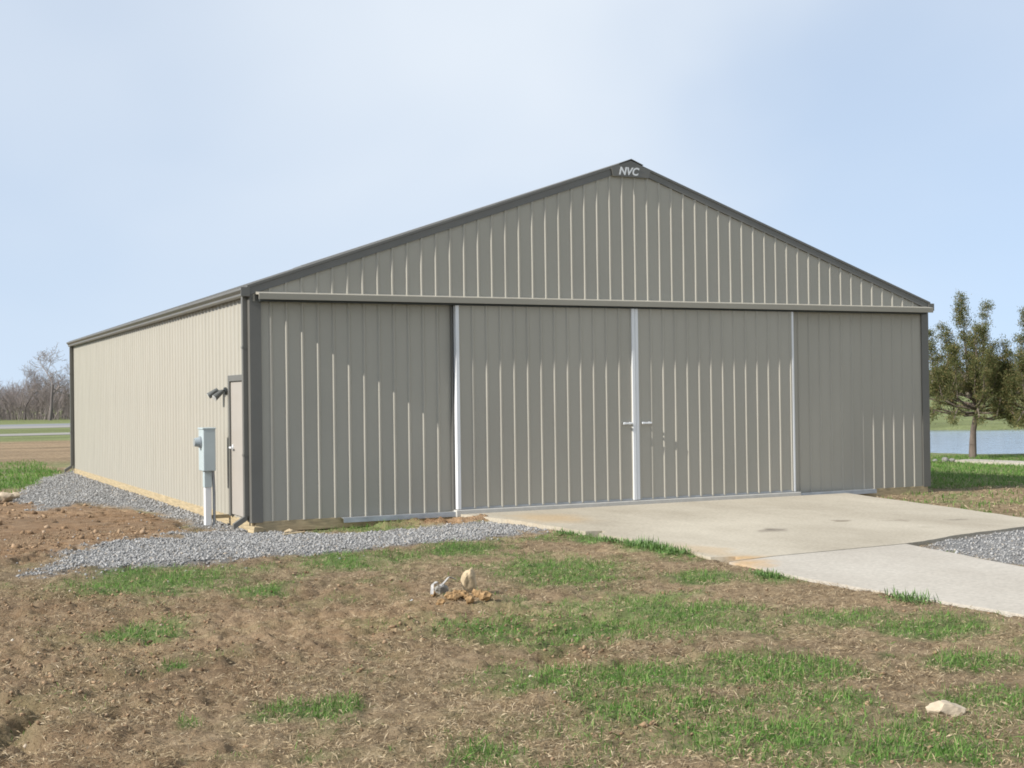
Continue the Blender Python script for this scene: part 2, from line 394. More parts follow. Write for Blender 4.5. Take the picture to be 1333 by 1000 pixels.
def tubes(segs, sides):
    """segs: list of (p0, p1, r0, r1) -> arrays of one mesh of open tapered tubes"""
    A = np.array([s[0] for s in segs], float); B = np.array([s[1] for s in segs], float)
    ra = np.array([s[2] for s in segs]); rb = np.array([s[3] for s in segs])
    d = B - A; d /= np.linalg.norm(d, axis=1, keepdims=True) + 1e-9
    ref = np.where(np.abs(d[:, 2:3]) < .9, np.array([[0, 0, 1.]]), np.array([[1., 0, 0]]))
    u = np.cross(d, ref); u /= np.linalg.norm(u, axis=1, keepdims=True); w = np.cross(d, u)
    V = []
    for P, r in ((A, ra), (B, rb)):
        for k in range(sides):
            t = 2 * math.pi * k / sides
            V.append(P + r[:, None] * (math.cos(t) * u + math.sin(t) * w))
    V = np.stack(V, 1); n = len(segs)          # n, 2*sides, 3
    base = np.arange(n)[:, None] * 2 * sides
    F = []
    for k in range(sides):
        k2 = (k + 1) % sides
        F.append(np.concatenate([base + k, base + k2, base + sides + k2, base + sides + k], 1))
    F = np.stack(F, 1).reshape(-1, 4)
    return V.reshape(-1, 3), F
def pipe(name, pts, r, m, parent=None, sides=8, **kw):
    segs = [(pts[i], pts[i + 1], r, r) for i in range(len(pts) - 1)]
    V, F = tubes(segs, sides)
    me = np_mesh(name, V, F); me.polygons.foreach_set('use_smooth', [True] * len(me.polygons))
    return add_obj(name, me, m, parent, **kw)

# ------------------------------------------------------------------ ground
def grid_lines(dense0, dense1, step, lo, hi, growth=1.11, smax=60, slow_to=None):
    L = list(np.arange(dense0, dense1 + 1e-6, step))
    s, a = step, dense1
    while a < hi:
        s = min(s * (1.02 if slow_to is not None and a < slow_to else growth), smax); a += s; L.append(a)
    s, a = step, dense0
    while a > lo:
        s = min(s * growth, smax); a -= s; L.insert(0, a)
    return np.array(L)
gx = grid_lines(-6.6, 5.8, .034, -1500, 1800)
gy = grid_lines(-13.6, 1.0, .036, -400, 2500, slow_to=13)
GX, GY = np.meshgrid(gx, gy)
GX = GX.ravel(); GY = GY.ravel()
Z3 = zones(GX, GY)
GZ = hgt(GX, GY, Z3)
nx, ny = len(gx), len(gy)
idx = np.arange(nx * ny).reshape(ny, nx)
F = np.stack([idx[:-1, :-1], idx[:-1, 1:], idx[1:, 1:], idx[1:, :-1]], -1).reshape(-1, 4)
gme = np_mesh('ground', np.stack([GX, GY, GZ], 1), F)
gme.polygons.foreach_set('use_smooth', [True] * len(gme.polygons))
at = gme.color_attributes.new('zone', 'FLOAT_COLOR', 'POINT')
at.data.foreach_set('color', np.stack([*Z3, np.ones_like(GX)], 1).astype(np.float32).ravel())

def mat_ground():
    m, n, l, b = new_mat('earth_and_grass')
    b.inputs['Roughness'].default_value = 0.95
    b.inputs['Specular IOR Level'].default_value = 0.15
    at = n.new('ShaderNodeAttribute'); at.attribute_name = 'zone'
    sp = n.new('ShaderNodeSeparateColor'); l.new(at.outputs['Color'], sp.inputs[0])
    t = n.new('ShaderNodeTexCoord')
    def noise(s, d=6, r=.6):
        q = n.new('ShaderNodeTexNoise'); q.inputs['Scale'].default_value = s; q.inputs['Detail'].default_value = d; q.inputs['Roughness'].default_value = r
        l.new(t.outputs['Object'], q.inputs['Vector']); return q.outputs['Fac']
    def ramp(fac, *st):
        r_ = n.new('ShaderNodeValToRGB'); e = r_.color_ramp.elements
        e[0].position, e[0].color = st[0][0], (*st[0][1], 1); e[1].position, e[1].color = st[-1][0], (*st[-1][1], 1)
        for p, c in st[1:-1]:
            k = e.new(p); k.color = (*c, 1)
        l.new(fac, r_.inputs['Fac']); return r_.outputs['Color']
    def mix(f, a, c):
        q = n.new('ShaderNodeMix'); q.data_type = 'RGBA'
        l.new(f, q.inputs['Factor']); l.new(a, q.inputs['A']); l.new(c, q.inputs['B']); return q.outputs['Result']
    n1, n2, n3 = noise(7), noise(1.1), noise(38, 4)
    straw = ramp(n1, (.3, (.166, .119, .073)), (.5, (.288, .213, .132)), (.7, (.410, .312, .201)))
    dirt = ramp(n1, (.3, (.138, .091, .055)), (.5, (.256, .173, .108)), (.68, (.388, .275, .174)))
    dirt2 = ramp(n2, (.35, (.294, .207, .132)), (.65, (.288, .165, .078)))
    dm = n.new('ShaderNodeMix'); dm.data_type = 'RGBA'; dm.inputs['Factor'].default_value = .45
    l.new(dirt, dm.inputs['A']); l.new(dirt2, dm.inputs['B'])
    green = ramp(n1, (.3, (.099, .144, .050)), (.55, (.154, .207, .077)), (.7, (.253, .253, .132)))
    grav = ramp(n3, (.3, (.19, .188, .185)), (.55, (.28, .278, .275)), (.7, (.37, .365, .36)))
    c = mix(sp.outputs['Blue'], straw, dm.outputs['Result'])
    c = mix(sp.outputs['Red'], c, green)
    c = mix(sp.outputs['Green'], c, grav)
    fm = n.new('ShaderNodeMapping'); fm.inputs['Scale'].default_value = (.12, 1, 1); l.new(t.outputs['Object'], fm.inputs[0])
    fq = n.new('ShaderNodeTexNoise'); fq.inputs['Scale'].default_value = .42; fq.inputs['Detail'].default_value = 5; l.new(fm.outputs[0], fq.inputs['Vector'])
    for sc_, lo_, hi_ in ((None, .76, 1.24), (.45, .84, 1.16)):
        mr = n.new('ShaderNodeMapRange'); mr.inputs['From Min'].default_value = .3; mr.inputs['From Max'].default_value = .7; mr.inputs['To Min'].default_value = lo_; mr.inputs['To Max'].default_value = hi_
        l.new(noise(sc_, 6, .65) if sc_ else fq.outputs['Fac'], mr.inputs['Value'])
        mu = n.new('ShaderNodeMix'); mu.data_type = 'RGBA'; mu.blend_type = 'MULTIPLY'; mu.inputs['Factor'].default_value = 1
        l.new(c, mu.inputs['A']); l.new(mr.outputs[0], mu.inputs['B']); c = mu.outputs['Result']
    l.new(c, b.inputs['Base Color'])
    bp = n.new('ShaderNodeBump'); bp.inputs['Strength'].default_value = 1; bp.inputs['Distance'].default_value = .05
    l.new(noise(34, 7, .7), bp.inputs['Height']); l.new(bp.outputs[0], b.inputs['Normal'])
    return m
add_obj('ground', gme, mat_ground(), kind='structure')

# pond
def mat_water():
    m, n, l, b = new_mat('pond_water')
    b.inputs['Base Color'].default_value = (.05, .06, .055, 1); b.inputs['Roughness'].default_value = .09
    b.inputs['IOR'].default_value = 1.33
    t = n.new('ShaderNodeTexCoord'); q = n.new('ShaderNodeTexNoise'); q.inputs['Scale'].default_value = 1.4; q.inputs['Detail'].default_value = 5
    l.new(t.outputs['Object'], q.inputs['Vector'])
    bp = n.new('ShaderNodeBump'); bp.inputs['Strength'].default_value = .25; bp.inputs['Distance'].default_value = .06
    l.new(q.outputs['Fac'], bp.inputs['Height']); l.new(bp.outputs[0], b.inputs['Normal'])
    return m
th = np.linspace(0, 2 * math.pi, 96, endpoint=False)
pv = [(*(PC + PU * 43 * math.cos(a) + PV * 20.5 * math.copysign(abs(math.sin(a)) ** .6, math.sin(a))), -.5) for a in th]
add_obj('pond', mesh('pond', pv, [tuple(range(96))]), mat_water(), kind='structure')

# far road with pale shoulder, and a nearer gravel path, left
def strip(name, y0, y1, x0, x1, z, m, bend=0):
    xs = np.linspace(x0, x1, 40)
    v = [(x, y0 + bend * x, z) for x in xs] + [(x, y1 + bend * x, z) for x in xs]
    f = [(i, i + 1, 41 + i, 40 + i) for i in range(39)]
    add_obj(name, mesh(name, v, f), m, kind='structure')
strip('road', 93, 104, -90, 60, -.142, ASPHALT, .02)
strip('road_shoulder', 84, 92.9, -90, 60, -.138, PALEPATH, .02)
strip('gravel_path', 61, 66.5, -90, 40, -.136, PALEPATH, .03)

# ------------------------------------------------------------------ concrete
def slab(name, pts, ztop, depth, m, jit):
    """outline walked in small steps so the edge is a little ragged"""
    P = []
    for i in range(len(pts)):
        a = np.array(pts[i][:2], float); b = np.array(pts[(i + 1) % len(pts)][:2], float)
        k = max(1, int(np.linalg.norm(b - a) / .12))
        nrm = np.array([-(b - a)[1], (b - a)[0]]) / (np.linalg.norm(b - a) + 1e-9)
        for j in range(k):
            p = a + (b - a) * j / k
            w = jit[i] if isinstance(jit, (list, tuple)) else jit
            P.append(p + nrm * w * float(fbm(np.array([p[0] * 1.0]), np.array([p[1]]), 3.1, 4)[0]) if j else p)
    bm = bmesh.new()
    vs_ = [bm.verts.new((p[0], p[1], ztop(p[0], p[1]))) for p in P]
    f = bm.faces.new(vs_)
    if f.normal.z < 0: f.normal_flip()
    r = bmesh.ops.extrude_face_region(bm, geom=[f])
    for v in r['geom']:
        if isinstance(v, bmesh.types.BMVert): v.co.z -= depth
    bmesh.ops.triangulate(bm, faces=[q for q in bm.faces if len(q.verts) > 4])
    return add_obj(name, bm_mesh(name, bm), m, kind='structure')
ztop = lambda x, y: -.04 + .0075 * min(0, y) if y > -6.5 else -.0888 + .001 * (y + 6.5)
AP = [(3.06, -.165), (3.14, -.5), (3.38, -1.5), (3.48, -3.0), (3.5, -3.16), (3.72, -3.2), (3.7, -3.36), (3.53, -3.46), (3.55, -5.3), (3.42, -6.1), (3.66, -6.22), (3.62, -6.38), (3.38, -6.5),
      (4.1, -6.37), (6.02, -6.22), (7.4, -5.82), (8.6, -5.58), (9.45, -5.38), (9.5, -4.65), (9.8, -3.1), (10.12, -.9), (10.25, -.165)]
slab('apron', AP, ztop, .13, APRON, [.05, .05, .06, .05, .02, .03, .03, .05, .05, .03, .03, .02, .0, .0, .05, .04, .04, .05, .05, .05, .04, 0])
DR = [(3.36, -6.53), (3.27, -7.85), (3.3, -9), (3.4, -10.4), (3.5, -18), (5.9, -18), (5.15, -12), (5.25, -10), (5.62, -8.3), (6.03, -6.25), (4.1, -6.4)]
slab('driveway', DR, ztop, .13, DRIVE, [.05, .05, .05, .05, 0, .03, .03, .03, .03, 0, 0])
slab('footpath', [(21.6, 9.2), (22.5, 9.3), (23.1, 4), (23.6, -8), (22.7, -8), (22.2, 4)], lambda x, y: -.2, .12, DRIVE, .02)

# ------------------------------------------------------------------ hangar
PITCHR = .345
roofz = lambda x: 3.29 + PITCHR * min(x, WID - x)          # top line of the gable trim
hangar = thing('hangar', 'taupe ribbed metal hangar with dark trim and two big sliding doors', 'hangar')
RIB = .2286
def profile(s0, s1, phase, depth=.02):
    """ribbed sheet profile: (along, outward)"""
    pts = [(s0, 0.0)]
    k0 = math.floor((s0 - phase) / RIB) - 1; k1 = math.ceil((s1 - phase) / RIB) + 1
    for k in range(k0, k1 + 1):
        c = phase + k * RIB
        for ds, d in ((-.029, 0), (-.010, depth), (.010, depth), (.029, 0)):
            if s0 + 1e-4 < c + ds < s1 - 1e-4: pts.append((c + ds, d))
    d_end = 0.0
    pts.append((s1, d_end))
    return pts
def sheet(name, s0, s1, phase, z0, ztopf, nz=5, seed=0, wob=.0016):
    """sheet in local axes: x along, -y outward, z up; slightly uneven like thin steel"""
    pr = profile(s0, s1, phase)
    rr = random.Random(seed)
    off = rr.random() * 50
    v, f = [], []
    for j in range(nz + 1):
        for (s, d) in pr:
            z1 = ztopf(s); z = z0 + (z1 - z0) * j / nz
            w = wob * math.sin(off + s * 2.1 + z * 1.7) * math.sin(z * 2.9 + off * 1.3 + s * 6) + (rr.random() - .5) * wob * .5 * (0 < j < nz)
            v.append((s + (rr.random() - .5) * .003 * (d > 0) * (0 < j < nz), -d - w * (d > 0), z))
    n = len(pr)
    for j in range(nz):
        for i in range(n - 1):
            f.append((j * n + i, j * n + i + 1, (j + 1) * n + i + 1, (j + 1) * n + i))
    return mesh(name, v, f)
def wall_run(name, s_from, s_to, phase, z0, ztopf, parent, place, shared=None):
    """a run of 3 ft sheets side by side; place(obj) sets the transform"""
    first = phase + .05
    while first - 4 * RIB > s_from: first -= 4 * RIB
    cuts = [s_from]; c = first
    while c <= s_from + .05: c += 4 * RIB
    while c < s_to - .05:
        cuts.append(c); c += 4 * RIB
    cuts.append(s_to)
    for i in range(len(cuts) - 1):
        me = sheet(name, cuts[i], cuts[i + 1], phase, z0, ztopf, seed=i * 37 + int(s_from * 100) + len(name) * 11)
        o = add_obj(name, me, SIDING, parent)
        place(o)
def shift(y):
    def p(o): o.location.y = y
    return p
flat = lambda z: (lambda s: z)
# fixed wall sheets each side of the doors, and the gable above the track
wall_run('wall_panel', .02, 3.2, .278, -.01, flat(3.2), hangar, shift(0))
wall_run('wall_panel', 9.05, WID - .02, 9.178, -.01, flat(3.2), hangar, shift(0))
gab = lambda s: roofz(s) - .06
wall_run('gable_panel', .02, WID - .02, 2.78, 3.05, gab, hangar, shift(-.010))
# side walls: sheets share a few meshes
variants = [sheet('wall_panel', 0, 4 * RIB, RIB / 2, -.01, flat(3.24), seed=50 + k) for k in range(4)]
nsh = 19
for i in range(nsh + 1):
    w0 = .1 + i * 4 * RIB
    for side in (0, 1):
        me = variants[(i * 3 + side) % 4]
        if w0 + 4 * RIB > LEN:
            me = sheet('wall_panel', 0, LEN - w0 - .02, RIB / 2, -.01, flat(3.24), seed=77 + side)
        o = add_obj('wall_panel', me, SIDING, hangar)
        if side == 0:                                   # left wall: outward -x
            o.rotation_euler.z = -math.pi / 2
            o.location = (0, w0 + (4 * RIB if w0 + 4 * RIB <= LEN else LEN - w0 - .02), 0)
        else:
            o.rotation_euler.z = math.pi / 2
            o.location = (WID, w0, 0)
wall_run('wall_panel', .02, WID - .02, .2, -.01, flat(3.0), hangar, lambda o: (setattr(o, 'rotation_euler', (0, 0, math.pi)), setattr(o, 'location', (WID, LEN, 0))))
wall_run('gable_panel', .02, WID - .02, .2, 2.95, gab, hangar, lambda o: (setattr(o, 'rotation_euler', (0, 0, math.pi)), setattr(o, 'location', (WID, LEN + .004, 0))))

# skirt boards
for x0, x1 in ((.03, 3.04), (9.28, WID - .03)):
    box('skirt_board', (x0, -.012, -.155), (x1, .03, -.006), TIMBER, hangar, .003)
yb = 0.035
for k in range(4):
    y1 = min(yb + 4.42, LEN)
    box('skirt_board', (-.012, yb, -.155), (.028, y1 - .006, -.006), TIMBER, hangar, .003)
    box('skirt_board', (WID - .028, yb, -.155), (WID + .012, y1 - .006, -.006), TIMBER, hangar, .003)
    yb = y1
box('skirt_board', (.03, LEN - .03, -.155), (WID - .03, LEN + .012, -.006), TIMBER, hangar)

# corner trims: folded strip with a raised outer lip
def corner(x, y, sx, sy, ztop_):
    L = .135; t = .026
    pr = [(0 - t * sx, 0 - t * sy), (L * sx, -t * sy), (L * sx, -t * .2 * sy), ((L - .02) * sx, -t * .2 * sy), ((L - .03) * sx, -(t - .008) * sy), (.0, -(t - .008) * sy), (-(t - .008) * sx, 0), (-(t - .008) * sx, (L - .03) * sy), (-t * .2 * sx, (L - .02) * sy), (-t * .2 * sx, L * sy), (-t * sx, L * sy)]
    bm = extrude_profile([(p[0], p[1], 0) for p in pr], (x, y, -.02), (x, y, ztop_))
    add_obj('corner_trim', bm_mesh('corner_trim', bm), TRIM, hangar)
corner(0, 0, 1, 1, 3.24); corner(WID, 0, -1, 1, 3.24); corner(0, LEN, 1, -1, 3.24); corner(WID, LEN, -1, -1, 3.24)
# gable trim on both rakes, front and back
def rake(x0, x1, y, sy):
    z0, z1 = roofz(x0) if x0 >= 0 else 3.29 + PITCHR * x0, roofz(x1)
    if x0 > WID: z0 = 3.29 + PITCHR * (WID - x0)
    pr = [(0, .05, -.02), (0, -.05 , -.0), (0, -.05, -.035), (0, -.036, -.04), (0, -.036, -.125), (0, -.042, -.14), (0, .0, -.145), (0, .05, -.1)]
    pr = [(p[0], p[1] * sy, p[2]) for p in pr]
    bm = extrude_profile(pr, (x0, y, z0), (x1, y, z1))
    add_obj('rake_trim', bm_mesh('rake_trim', bm), TRIM, hangar)
mid = WID / 2
rake(-.06, mid, 0, 1); rake(WID + .06, mid, 0, 1); rake(-.06, mid, LEN, -1); rake(WID + .06, mid, LEN, -1)
# roof sheets
slope_len = math.hypot(mid + .1, PITCHR * (mid + .1))
ang = math.atan(PITCHR)
rv = [sheet('roof_panel', 0, 4 * RIB, RIB / 2, 0, flat(slope_len), nz=4, seed=90 + k) for k in range(3)]
for m_ in rv: m_.materials.append(TRIM)
for i in range(20):
    w0 = -.05 + i * 4 * RIB
    me = rv[i % 3]
    if w0 + 4 * RIB > LEN + .05:
        me = sheet('roof_panel', 0, LEN + .05 - w0, RIB / 2, 0, flat(slope_len), nz=4, seed=99)
        me.materials.append(TRIM)
    wd = 4 * RIB if me in rv else LEN + .05 - w0
    for side in (0, 1):
        o = add_obj('roof_panel', me, None, hangar)
        if side == 0:
            ex, ez = Vector((0, -1, 0)), Vector((math.cos(ang), 0, math.sin(ang)))
            org = Vector((-.1, w0 + wd, 3.29 - .022 - PITCHR * .1))
        else:
            ex, ez = Vector((0, 1, 0)), Vector((-math.cos(ang), 0, math.sin(ang)))
            org = Vector((WID + .1, w0, 3.29 - .022 - PITCHR * .1))
        ey = ez.cross(ex)
        mm = Matrix((ex, ey, ez)).transposed().to_4x4(); mm.translation = org
        o.matrix_local = mm
bm = extrude_profile([(-.22, 0, -.22 * PITCHR + .012), (0, 0, .02), (.22, 0, -.22 * PITCHR + .012), (.22, 0, -.22 * PITCHR + .004), (0, 0, .01), (-.22, 0, -.22 * PITCHR + .004)], (mid, -.075, roofz(mid)), (mid, LEN + .075, roofz(mid)))
add_obj('ridge_cap', bm_mesh('ridge_cap', bm), TRIM, hangar)
# gutters and downspouts
for sx, x in ((-1, 0), (1, WID)):
    pr = [(0, 3.228), (0, 3.12), (.075, 3.12), (.085, 3.14), (.085, 3.165), (.125, 3.205), (.125, 3.235), (.113, 3.235), (.113, 3.21), (.075, 3.17), (.07, 3.135), (.012, 3.135), (.012, 3.228)]
    bm = extrude_profile([((p[0] + .022) * sx, 0, p[1]) for p in pr], (x, -.035, 0), (x, LEN + .03, 0))
    add_obj('gutter', bm_mesh('gutter', bm), TRIM, hangar)
    # gutter end cap folded into the gable trim
    box('gutter_end_cap', (min(x + sx * .02, x + sx * .15), -.05, 3.115), (max(x + sx * .02, x + sx * .15), -.036, 3.245), TRIM, hangar, .004)
def downspout(x, y, outx):
    bm = bmesh.new()
    x0, x1 = sorted((x + outx * .024, x + outx * .099))
    bm_box(bm, (x0, y, .06), (x1, y + .075, 3.13), .010)
    for zz in (.9, 2.4):
        xa, xb = sorted((x + outx * .018, x + outx * .104)); bm_box(bm, (xa, y - .005, zz), (xb, y + .08, zz + .03))
    o = add_obj('downspout', bm_mesh('downspout', bm), TRIM, hangar)
    # elbow kicking out at the foot
    bm = extrude_profile([(0, 0, -.04), (0, .075, -.04), (0, .075, .04), (0, 0, .04)], (x + outx * .06, y, .05), (x + outx * .25, y, -.07))
    add_obj('elbow', bm_mesh('elbow', bm), TRIM, o)
downspout(0, .09, -1); downspout(0, LEN - .2, -1); downspout(WID, LEN - .2, 1)

# door track cover, sloping hood of siding colour
TC0 = .125
bm = extrude_profile([(0, -.005, 3.19), (0, -.17, 3.165), (0, -.222, 3.152), (0, -.210, 3.07), (0, -.198, 3.07), (0, -.2, 3.135), (0, -.005, 3.15)], (.06, 0, 0), (WID - .03, 0, 0))
add_obj('track_cover', bm_mesh('track_cover', bm), SIDING, hangar)
bm = extrude_profile([(0, -.028, 3.134), (0, -.125, 3.134), (0, -.125, 3.046), (0, -.028, 3.046)], (.1, 0, 0), (WID - .1, 0, 0))  # dark strip at the track, painted to stand for shadow under the cover
add_obj('track_shade_strip', bm_mesh('track_shade_strip', bm), DARK, hangar)
# narrow trim-coloured strip on the wall beside the left door edge
box('dark_wall_strip', (2.995, -.05, -.0), (3.022, .0, 3.04), TRIM, hangar, .004)
# threshold kerb below the doors
box('threshold', (3.0, -.16, -.16), (9.3, .1, .018), CURB, hangar, .01)
# galvanised bottom guide rails on the walls
def rail(x0, x1):
    bm = extrude_profile([(0, -.03, -.005), (0, -.10, -.005), (0, -.125, -.01), (0, -.13, -.075), (0, -.12, -.075), (0, -.115, -.02), (0, -.03, -.015)], (x0, 0, 0), (x1, 0, 0))
    add_obj('guide_rail', bm_mesh('guide_rail', bm), GALV, hangar)
rail(1.27, 3.02); rail(9.31, 10.95)

# sliding doors: a leaf with its sheets, edge posts, bottom rail and latch handle
YD = -.105
def leaf(x0, x1, phase, handle_x, posts):
    d = box('sliding_door', (x0 + .01, YD + .004, .03), (x1 - .01, YD + .05, 3.042), SIDING, hangar)
    wall_run('door_panel', x0 + .04, x1 - .04, phase, .032, flat(3.042), d, shift(YD))
    for (a, b, mt, prou) in posts:
        box('edge_post', (a, YD - prou, .026), (b, YD + .055, 3.043), mt, d, .006)
    box('bottom_rail', (x0 + .05, YD - .012, .021), (x1 - .05, YD + .05, .05), GALV, d, .003)
    bm = bmesh.new()
    a, b = handle_x
    bm_box(bm, (a, YD - .062, 1.222), (b, YD - .044, 1.25), .005)
    for q in (a + .02, b - .045):
        bm_box(bm, (q, YD - .046, 1.218), (q + .025, YD + .01, 1.254), .003)
    add_obj('handle', bm_mesh('handle', bm), WHITE, d)
leaf(3.035, 6.108, 3.316, (5.865, 6.035), [(3.03, 3.088, WHITE, .03), (6.048, 6.106, WHITE, .036)])
leaf(6.112, 9.215, 6.415, (6.205, 6.385), [(6.114, 6.172, WHITE, .026), (9.175, 9.215, WHITE, .024)])

# walk door in the side wall
wd = box('walk_door', (-.03, .27, .03), (.0, 1.06, 1.95), DOORPAINT, hangar, .004)
bm = bmesh.new()
for lo, hi in (((-.055, 1.065, .0), (.0, 1.145, 2.045)), ((-.055, .18, .0), (.0, .262, 2.045)), ((-.055, .262, 1.955), (.0, 1.065, 2.045))):
    bm_box(bm, lo, hi, .006)
add_obj('door_frame', bm_mesh('door_frame', bm), TRIM, wd)
bm = bmesh.new()
bm_box(bm, (-.04, .93, .96), (-.03, .99, 1.04), .003)
bm_box(bm, (-.085, .945, .985), (-.04, .972, 1.012), .004)
bm_box(bm, (-.092, .86, .985), (-.074, .972, 1.01), .006)
add_obj('handle', bm_mesh('handle', bm), WHITE, wd)

# peak plate with white lettering
pp = [(mid, 5.392), (mid + .36, 5.268), (mid + .33, 5.135), (mid - .33, 5.135), (mid - .36, 5.268)]
bm = extrude_profile([(p[0], 0, p[1]) for p in pp], (0, -.066, 0), (0, -.052, 0))
plate = add_obj('peak_plate', bm_mesh('peak_plate', bm), TRIM, hangar)
fc = bpy.data.curves.new('lettering', 'FONT')
fc.body = 'NVC'; fc.size = .168; fc.shear = .28; fc.offset = .005; fc.extrude = .002; fc.space_character = 1.02; fc.align_x = 'CENTER'
fo = bpy.data.objects.new('tmp_font', fc); COL.objects.link(fo)
bpy.context.view_layer.update()
tm = bpy.data.meshes.new_from_object(fo.evaluated_get(bpy.context.evaluated_depsgraph_get()))
bpy.data.objects.remove(fo)
tm.name = 'lettering'; tm.materials.clear()
lt = add_obj('lettering', tm, WHITE, plate)
lt.rotation_euler = (math.pi / 2, 0, 0); lt.location = (mid - .055, -.07, 5.165)

# ------------------------------------------------------------------ lamp, meter pedestal
fl = thing('floodlight', 'dark twin-head floodlight on side wall beside the walk door', 'floodlight', (0, 1.38, 1.80))
def disc_tube(name, p0, p1, r0, r1, m, parent, sides=14):
    V, F = tubes([(p0, p1, r0, r1)], sides)
    bm = bmesh.new(); vs_ = [bm.verts.new(v) for v in V]
    for f in F: bm.faces.new([vs_[i] for i in f])
    bm.faces.new(vs_[:sides]); bm.faces.new(vs_[sides:])
    return add_obj(name, bm_mesh(name, bm), m, parent)
disc_tube('back_plate', (-.02, 0, .02), (-.05, 0, .02), .06, .055, DARK, fl)
for sy in (1, -1):
    h0 = Vector((-.07, .03 * sy, .03)); h1 = Vector((-.13, .15 * sy + .03, .02 - .03 * (sy < 0))); 
    pipe('arm', [(-.045, 0, .03), h0, h1], .012, DARK, fl)
    h2 = h1 + Vector((-.10, .03 * sy, -.07))
    hd = disc_tube('lamp_head', h1 + Vector((.03, 0, .03)), h2, .03, .05, LAMPGREY, fl)
    disc_tube('lens', h2, h2 + (h2 - h1).normalized() * .006, .046, .04, LENS, hd)

mb = thing('meter_pedestal', 'grey electric meter box on a white post by the side wall', 'meter box', (-.34, 1.25, -.16))
box('box', (-.09, -.15, .82), (.09, .16, 1.43), BOXGREY, mb, .012)
bm = bmesh.new(); bm_box(bm, (-.10, -.155, 1.425), (.095, .165, 1.45), .006)
add_obj('lid', bm_mesh('lid', bm), BOXGREY, mb)
mtr = disc_tube('meter_ring', (-.085, 0, 1.24), (-.115, 0, 1.24), .085, .085, GALV, mb, 20)
disc_tube('meter_glass', (-.112, 0, 1.24), (-.19, 0, 1.24), .075, .06, GLASS, mtr, 20)
box('post', (-.05, -.05, .0), (.045, .05, .82), WHITE, mb, .01)
box('sleeve', (-.058, -.058, .58), (.053, .058, .815), BOXGREY, mb, .006)
pipe('conduit', [(.09, -.02, 0), (.09, -.02, .5), (.08, -.03, .7), (.07, -.05, .83)], .022, GALV, mb)
box('stand_off', (.05, -.02, .12), (.33, .03, .17), TIMBER, mb)

# ------------------------------------------------------------------ rocks and litter
def rock_mesh(name, sx, sy, sz, seed, sub=3, amp=.22):
    bm = bmesh.new(); bmesh.ops.create_icosphere(bm, subdivisions=sub, radius=1)
    rr = np.random.default_rng(seed); planes = rr.normal(size=(9, 3)); planes /= np.linalg.norm(planes, axis=1)[:, None]
    cut = .62 + .3 * rr.random(9)
    for v in bm.verts:
        p = np.array(v.co)
        for n_, c_ in zip(planes, cut):
            d = p @ n_
            if d > c_: p = p - n_ * (d - c_) * .9
        w = 1 + amp * .35 * (math.sin(p[0] * 5 + seed) * math.sin(p[1] * 6 + seed * 2) + .6 * math.sin(p[2] * 9 + seed) * math.sin(p[0] * 11))
        v.co = Vector((p[0] * sx * w, p[1] * sy * w, p[2] * sz * w))
    return bm_mesh(name, bm, False)
def gz(x, y): return float(hgt(np.array([x]), np.array([y]))[0])
def rock(name, x, y, s, m, seed, label, cat='rock', rot=(0, 0, 0), sink=.35, group=None):
    o = add_obj(name, rock_mesh(name, *s, seed, *((2, .9) if name == 'clay_clod' else (3, .22))), m, label=label, cat=cat, group=group)
    o.location = (x, y, gz(x, y) + s[2] * (1 - sink)); o.rotation_euler = rot
    return o
rock('rock', .16, -6.98, (.085, .07, .15), TANROCK, 3, 'pale tan upright stone standing beside the clay heap', rot=(.1, -.15, .5), sink=.3)
rock('rock', .65, -12.48, (.115, .075, .055), LIMEROCK, 8, 'flat cream limestone slab lying alone in the dead grass', rot=(.05, .1, -.3))
rock('rock', -.08, -6.9, (.10, .06, .055), GREYROCK, 12, 'small grey stone beside the upright tan stone', rot=(.3, .2, .9), sink=.0)
for k in range(16):
    x = -.15 + random.gauss(0, .16); y = -7.40 + random.gauss(0, .10); cs = random.uniform(.55, 1.1)
    rock('clay_clod', x, y, (.055 * cs + random.random() * .02, .05 * cs, .042 * cs), CLAY, 20 + k, 'orange clay clod in the heap beneath the upright stone', 'clod', rot=(random.random(), random.random(), random.random() * 3), group='clay clods in the heap')
# strip of weathered white plastic curled over the heap and a loop of wire
def ribbon(name, pts, w, m, **kw):
    V = []; Fq = []
    for i, p in enumerate(pts):
        t = Vector(pts[min(i + 1, len(pts) - 1)]) - Vector(pts[max(i - 1, 0)]); nrm = t.cross(Vector((.3, .2, 1))).normalized()
        tilt = Vector((0, 0, 1)) * .4 * math.sin(i * 1.7)
        V += [Vector(p) - (nrm + tilt) * w / 2, Vector(p) + (nrm + tilt) * w / 2, Vector(p) + (nrm + tilt) * w / 2 + Vector((0, 0, .006)), Vector(p) - (nrm + tilt) * w / 2 + Vector((0, 0, .006))]
    for i in range(len(pts) - 1):
        a, b = i * 4, i * 4 + 4
        for k in range(4): Fq.append((a + k, a + (k + 1) % 4, b + (k + 1) % 4, b + k))
    Fq += [(3, 2, 1, 0), tuple(len(V) - 4 + k for k in range(4))]
    return add_obj(name, mesh(name, V, Fq), m, **kw)
z0 = gz(-.15, -7.1)
ribbon('plastic_scrap', [(-.30, -7.2, z0 + .03), (-.26, -7.12, z0 + .10), (-.21, -7.1, z0 + .12), (-.17, -7.06, z0 + .07), (-.12, -7.05, z0 + .10), (-.05, -7.0, z0 + .14), (.02, -6.98, z0 + .12)], .028, SCRAP, label='crumpled white scrap lying on the clay heap', cat='scrap')
zw = gz(-.5, -7.3)
